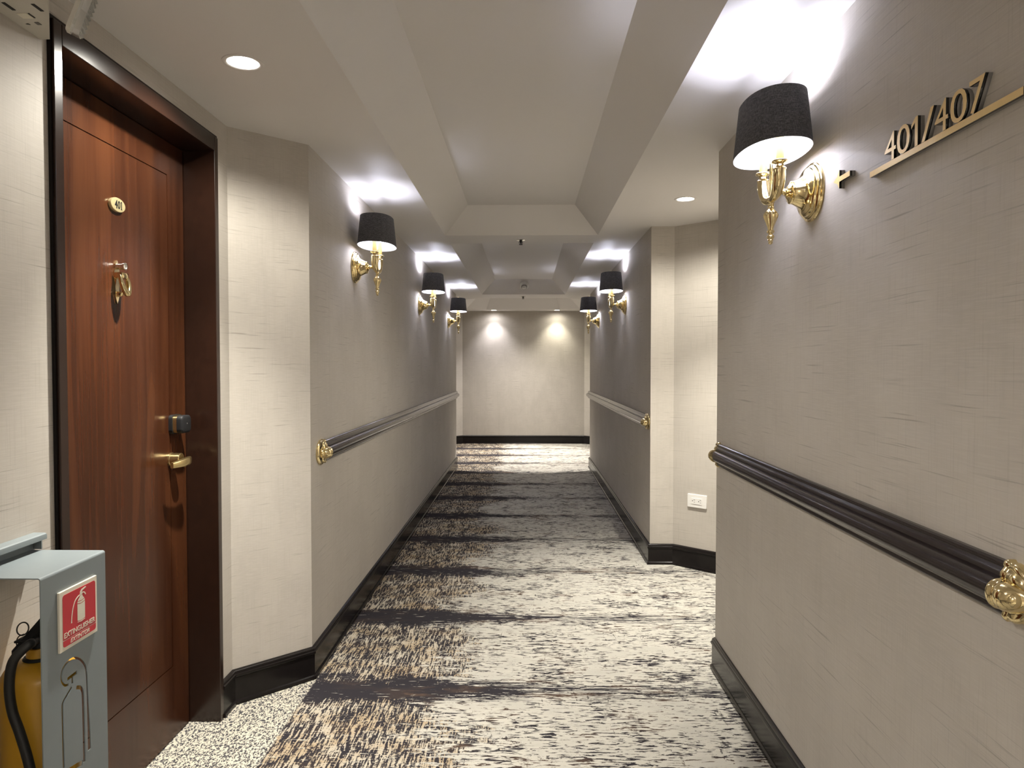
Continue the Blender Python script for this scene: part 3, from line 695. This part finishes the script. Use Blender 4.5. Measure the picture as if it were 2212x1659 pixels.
# ------------------------------------------------------------------ fire extinguisher stand, sign, extinguisher
SX, SY0, SY1, SZ = -1.040, 1.490, 1.724, 0.963
sd = tag(empty('extinguisher_stand', (-1.13, 1.607, 0)), 'grey bent-steel extinguisher stand with cut-out outline beside the door', 'stand')
def sp_(u, v, t): return (SX + t, u, v)
loop = spline([(1.5774, 0.6938), (1.5652, 0.6971), (1.5551, 0.7096), (1.5527, 0.7221), (1.5575, 0.7359), (1.5681, 0.7439), (1.5841, 0.7475), (1.6021, 0.7446), (1.6202, 0.7335), (1.6367, 0.7135), (1.6427, 0.6941), (1.6448, 0.6572), (1.6462, 0.6204), (1.6484, 0.5711), (1.6500, 0.5032)], 3)
n_ = len(loop); lw = [0.0055]*(n_-7) + [0.0065, 0.007, 0.008, 0.009, 0.010, 0.011, 0.012]
neck = [(1.5735, 0.7040), (1.5880, 0.7040), (1.5880, 0.6900), (1.5940, 0.6900), (1.5940, 0.7040), (1.6080, 0.7050), (1.6080, 0.7130), (1.5735, 0.7110)]
sh_l = stroke(spline([(1.5885, 0.6830), (1.5800, 0.6770), (1.5680, 0.6694), (1.5575, 0.6616), (1.5550, 0.6500), (1.5553, 0.5842), (1.5563, 0.5130)], 3), 0.0062)
sh_r = stroke(spline([(1.6050, 0.6740), (1.6186, 0.6680), (1.6258, 0.6580), (1.6285, 0.6402), (1.6295, 0.5801), (1.6300, 0.4850)], 3), 0.0085)
bot = stroke([(1.5640, 0.4990), (1.5993, 0.4930), (1.6235, 0.4870)], 0.012)
bm = bmesh.new()
R5 = 0.006
plate(bm, [rect(SY0, 0.02, SY1, SZ-R5), stroke(loop, lw), neck, sh_l, sh_r, bot], sp_, -0.0025, 0.0)
link_mesh('front_panel', bm, M['steel'], sd)
bm = bmesh.new()
arc = [(SX-R5 + R5*math.cos(a), SZ-R5 + R5*math.sin(a)) for a in [PI/2*k/6 for k in range(7)]]
arc_i = [(SX-R5 + (R5-0.0025)*math.cos(a), SZ-R5 + (R5-0.0025)*math.sin(a)) for a in [PI/2*k/6 for k in range(7)]]
sec = arc + [(-1.2245, SZ), (-1.2245, SZ-0.0025)] + arc_i[::-1]
loft(bm, [[(x, SY0, z) for x, z in sec], [(x, SY1, z) for x, z in sec]]); link_mesh('top_plate', bm, M['steel'], sd, smooth=40)
bm = bmesh.new()
sec = [(-1.2275, 0.955), (-1.2275, 1.003), (-1.198, 1.003), (-1.1945, 1.0005), (-1.1935, 0.996), (-1.1935, 0.988), (-1.196, 0.988), (-1.196, 0.998), (-1.199, 1.000), (-1.2245, 1.000), (-1.2245, 0.955)]
loft(bm, [[(x, 1.43, z) for x, z in sec], [(x, 1.737, z) for x, z in sec]])
bk = link_mesh('back_plate', bm, M['steel'], sd, smooth=30)
bm = bmesh.new(); box(bm, (-1.2245, 1.731, SZ), (-1.204, 1.7345, 1.0)); link_mesh('gusset', bm, M['steel'], sd)
for yy in (1.66, 1.48):
    bm = bmesh.new(); lathe(bm, [(0, 0.0045), (0.0018, 0.0040), (0.0022, 0.0)], (-1.2243, yy, 0.982), 'X', 14); link_mesh('screw', bm, M['slot'], bk, smooth=40)
bm = bmesh.new(); box(bm, (-1.2275, SY0, 0.02), (-1.2245, SY1, 0.40)); link_mesh('rear_panel', bm, M['steel'], sd)
bm = bmesh.new(); box(bm, (-1.2244, SY0, 0.262), (SX-0.0027, SY1, 0.265)); link_mesh('shelf', bm, M['steel'], sd)
bm = bmesh.new(); box(bm, (-1.2275, 1.40, 0.0), (-1.00, 1.78, 0.02), 0.002); link_mesh('base_plate', bm, M['steel'], sd)
# safety sign fixed on the stand: ivory board > red field, lettering, pictogram
bm = bmesh.new(); box(bm, (SX, 1.542, 0.7785), (SX+0.0055, 1.6795, 0.9143), 0.0006, 1)
bd = tag(link_mesh('safety_sign', bm, M['ivory'], sd), 'red and ivory sign reading EXTINGUISHER EXTINTOR with an extinguisher symbol')
SF = SX + 0.0055
def sf(u, v, t): return (SF + t, u, v)
def flat(name, loops, m, t=0.0006, base=0.0):
    bm = bmesh.new(); plate(bm, loops, lambda u, v, tt: sf(u, v, base+tt), -0.0002, t); return link_mesh(name, bm, m, bd)
flat('red_field', [rrect(1.5525, 0.8030, 1.6725, 0.9048, 0.007)[0:0] + [(1.5525, 0.8030), (1.6725, 0.8030)] + rrect(1.5525, 0.8030, 1.6725, 0.9048, 0.007)[6:18]], M['red'])
flat('red_strip', [rrect(1.5525, 0.7868, 1.6725, 0.8030, 0.006)[0:6] + [(1.6725, 0.8013), (1.5525, 0.8013)] + rrect(1.5525, 0.7868, 1.6725, 0.8030, 0.006)[18:24]], M['red'])
for txt, f, sh_ in (('EXTINGUISHER', (1.5555, 0.8065, 1.6695, 0.8185), 0.0), ('EXTINTOR', (1.5775, 0.7895, 1.6475, 0.7990), 0.25)):
    bm = text_bm(txt, 1, lambda u, v, t: sf(u, v, 0.0005+t), 0.0005, 0.014, f, shear=sh_); link_mesh('lettering', bm, M['ivory'], bd)
def pic(loops): flat('pictogram', loops, M['ivory'], 0.0005, 0.0006)
cyl = [(1.6035, 0.8305)] + [(1.6035+0.0275*k/6, 0.8305-0.0022*math.sin(PI*k/6)) for k in range(1, 6)] + [(1.6310, 0.8305), (1.6310, 0.8690)] + [(1.6310-0.0275*k/6, 0.8690-0.0022*math.sin(PI*k/6)) for k in range(1, 6)] + [(1.6035, 0.8690)]
pic([cyl])
pic([[(1.6035, 0.8705), (1.6172, 0.8683), (1.6310, 0.8705), (1.6300, 0.8745), (1.6172, 0.8725), (1.6045, 0.8745)]])
pic([[(1.6055, 0.8760), (1.6172, 0.8740), (1.6292, 0.8760), (1.6235, 0.8820), (1.6215, 0.8865), (1.6140, 0.8865), (1.6115, 0.8820)]])
pic([[(1.6035, 0.8290-0.0010), (1.6172, 0.8266), (1.6310, 0.8280), (1.6310, 0.8268), (1.6172, 0.8248), (1.6035, 0.8268)]])
pic([[(1.6130, 0.8872), (1.6215, 0.8872), (1.6230, 0.8905), (1.6200, 0.8935), (1.6235, 0.8960), (1.6370, 0.8995), (1.6340, 0.9015), (1.6195, 0.8990), (1.6140, 0.8945)]])
pic([stroke(spline([(1.6230, 0.8910), (1.6300, 0.8890), (1.6345, 0.8830)], 4), 0.0026)])
pic([stroke(spline([(1.6130, 0.8880), (1.6040, 0.8850), (1.5945, 0.8780), (1.5880, 0.8660), (1.5835, 0.8500), (1.5815, 0.8330)], 4), [0.0026]*19 + [0.003, 0.004])])
# the extinguisher inside
EX, EY = -1.130, 1.612
ex = tag(empty('fire_extinguisher', (EX, EY, 0.265)), 'yellow fire extinguisher with a black hose inside the grey stand', 'extinguisher')
bm = bmesh.new()
lathe(bm, [(0.2655, 0.0), (0.2655, 0.070), (0.270, 0.078), (0.285, 0.080), (0.690, 0.080), (0.706, 0.078), (0.720, 0.070), (0.732, 0.055), (0.738, 0.040), (0.741, 0.030)], (EX, EY, 0), 'Z', 48); link_mesh('cylinder', bm, M['yellow'], ex, smooth=40)
bm = bmesh.new(); lathe(bm, [(0.738, 0.0), (0.738, 0.031), (0.742, 0.034), (0.747, 0.031), (0.748, 0.0)], (EX, EY, 0), 'Z', 28); link_mesh('neck_ring', bm, M['black'], ex, smooth=40)
bm = bmesh.new(); lathe(bm, [(0.747, 0.0), (0.747, 0.027), (0.768, 0.026), (0.770, 0.0)], (EX, EY, 0), 'Z', 28); link_mesh('neck', bm, M['yellow'], ex, smooth=40)
bm = bmesh.new(); lathe(bm, [(0.769, 0.0), (0.769, 0.022), (0.792, 0.020), (0.800, 0.014), (0.800, 0.0)], (EX, EY, 0), 'Z', 20)
tube(bm, [(EX, EY, 0.785), (EX+0.015, EY-0.05, 0.792), (EX+0.03, EY-0.085, 0.800)], 0.010, 12); vv = link_mesh('valve', bm, M['black'], ex, smooth=40)
bm = bmesh.new(); loft(bm, [[(EX+a*0.011+0.012*t, EY-0.03+0.11*t, 0.800+0.040*t+b*0.005+0.02*t) for a, b in ((-1,-1),(1,-1),(1,1),(-1,1))] for t in (-0.35, 0.0, 0.5, 1.0)]); link_mesh('carry_lever', bm, M['black'], vv)
bm = bmesh.new(); box(bm, (EX-0.024, EY-0.050, 0.793), (EX+0.01, EY-0.015, 0.798), 0.001, 1); link_mesh('lever_stop', bm, M['black'], vv)
bm = bmesh.new(); hp = spline([(EX+0.03, EY-0.080, 0.800), (-1.082, 1.515, 0.812), (-1.094, 1.503, 0.800), (-1.1105, 1.498, 0.775), (-1.1195, 1.500, 0.7228), (-1.1160, 1.503, 0.668), (-1.1019, 1.505, 0.620), (-1.084, 1.508, 0.545), (-1.072, 1.513, 0.44), (-1.075, 1.52, 0.34)], 8)
tube(bm, hp, 0.0102, 16); link_mesh('hose', bm, M['rubber'], ex, smooth=60)
bm = bmesh.new(); rc_ = Vector((-1.149, 1.585, 0.818)); tube(bm, [tuple(rc_ + Vector((0.0135*math.cos(a), 0.004*math.sin(a), 0.0135*math.sin(a)))) for a in [2*PI*k/24 for k in range(25)]], 0.0016, 8)
tube(bm, spline([(-1.146, 1.585, 0.806), (-1.158, 1.583, 0.800), (-1.163, 1.583, 0.786), (-1.158, 1.583, 0.772), (-1.150, 1.585, 0.768)], 5), 0.0013, 8); link_mesh('pin_ring', bm, M['rubber'], ex, smooth=60)

# ------------------------------------------------------------------ emergency light above the stand
em = tag(empty('emergency_light', (XN, 1.60, 2.243)), 'beige emergency light box with a prismatic lamp head, high beside the door', 'emergency light')
bm = bmesh.new(); ul = [(XN+0.0005, 1.30), (XN+0.0005, 1.793), (-1.203, 1.793), (-1.0765, 1.600), (-1.0765, 1.30)]
loft(bm, [[(x*0.999-0.001, y, 2.243) for x, y in ul], [(x, y, 2.247) for x, y in ul], [(x, y, 2.365) for x, y in ul]]); hs = link_mesh('housing', bm, M['cream'], em)
bm = bmesh.new()
def under(pts, m, name):
    bm = bmesh.new(); loft(bm, [[(x, y, 2.2436) for x, y in pts], [(x, y, 2.2418) for x, y in pts]]); link_mesh(name, bm, m, hs)
under(rect(-1.190, 1.610, -1.182, 1.645), M['slot'], 'vent_slot'); under(rect(-1.128, 1.618, -1.120, 1.651), M['slot'], 'vent_slot')
under(rect(-1.1650, 1.660, -1.1615, 1.682), M['slot'], 'vent_slot'); under(rect(-1.180, 1.703, -1.170, 1.716), M['grey'], 'test_button')
under([(-1.206, 1.711), (-1.197, 1.715), (-1.199, 1.709)], M['slot'], 'indicator'); under(rect(-1.192, 1.660, -1.168, 1.684), M['ivory'], 'info_label')
bm = bmesh.new(); tube(bm, [(-1.08, 1.58, 2.31), (-1.075, 1.63, 2.31), (-1.065, 1.69, 2.30)], 0.012, 12); link_mesh('lamp_neck', bm, M['cream'], em, smooth=50)
# lamp head: rounded prismatic lens slab, long edge leaning away from the wall
A0, A1 = Vector((-1.084, 1.690, 2.205)), Vector((-1.030, 1.690, 2.330)); ax = (A1-A0).normalized(); dp = Vector((0.54, -0.84, 0)); sd_ = dp.cross(ax).normalized(); sd_ = sd_ if sd_.x > 0 else -sd_; dp = ax.cross(sd_).normalized(); dp = dp if dp.y < 0 else -dp
Lh = (A1-A0).length
def lh(u, v, t): return tuple(A0 + ax*u + dp*v + sd_*t)
a = rrect(0, 0, Lh, 0.07, 0.016, 4)
bm = bmesh.new(); loft(bm, [[lh(u, v, -0.006) for u, v in a], [lh(u, v, 0.003) for u, v in a]]); lp = link_mesh('lamp_body', bm, M['cream'], em, smooth=40)
bm = bmesh.new(); loft(bm, [[lh(u, v, 0.0031) for u, v in a], [lh(u, v, 0.022) for u, v in a]])
for i in range(12):
    for j in range(10):
        u, v = 0.008+i*(Lh-0.016)/11, 0.008+j*0.054/9; q = 0.0055
        b = [bm.verts.new(lh(u+x*q, v+y*q, 0.0221)) for x, y in ((-1, 0), (0, -1), (1, 0), (0, 1))]; c_ = bm.verts.new(lh(u, v, 0.0280))
        for k in range(4): bm.faces.new((b[k], b[(k+1) % 4], c_))
        if j in (0,):
            b = [bm.verts.new(lh(u+x*q, -0.0002, 0.0125+y*q*1.5)) for x, y in ((-1, 0), (0, -1), (1, 0), (0, 1))]; c_ = bm.verts.new(lh(u, -0.004, 0.0125))
link_mesh('prismatic_lens', bm, M['lens'], lp)
bpy.context.view_layer.update()
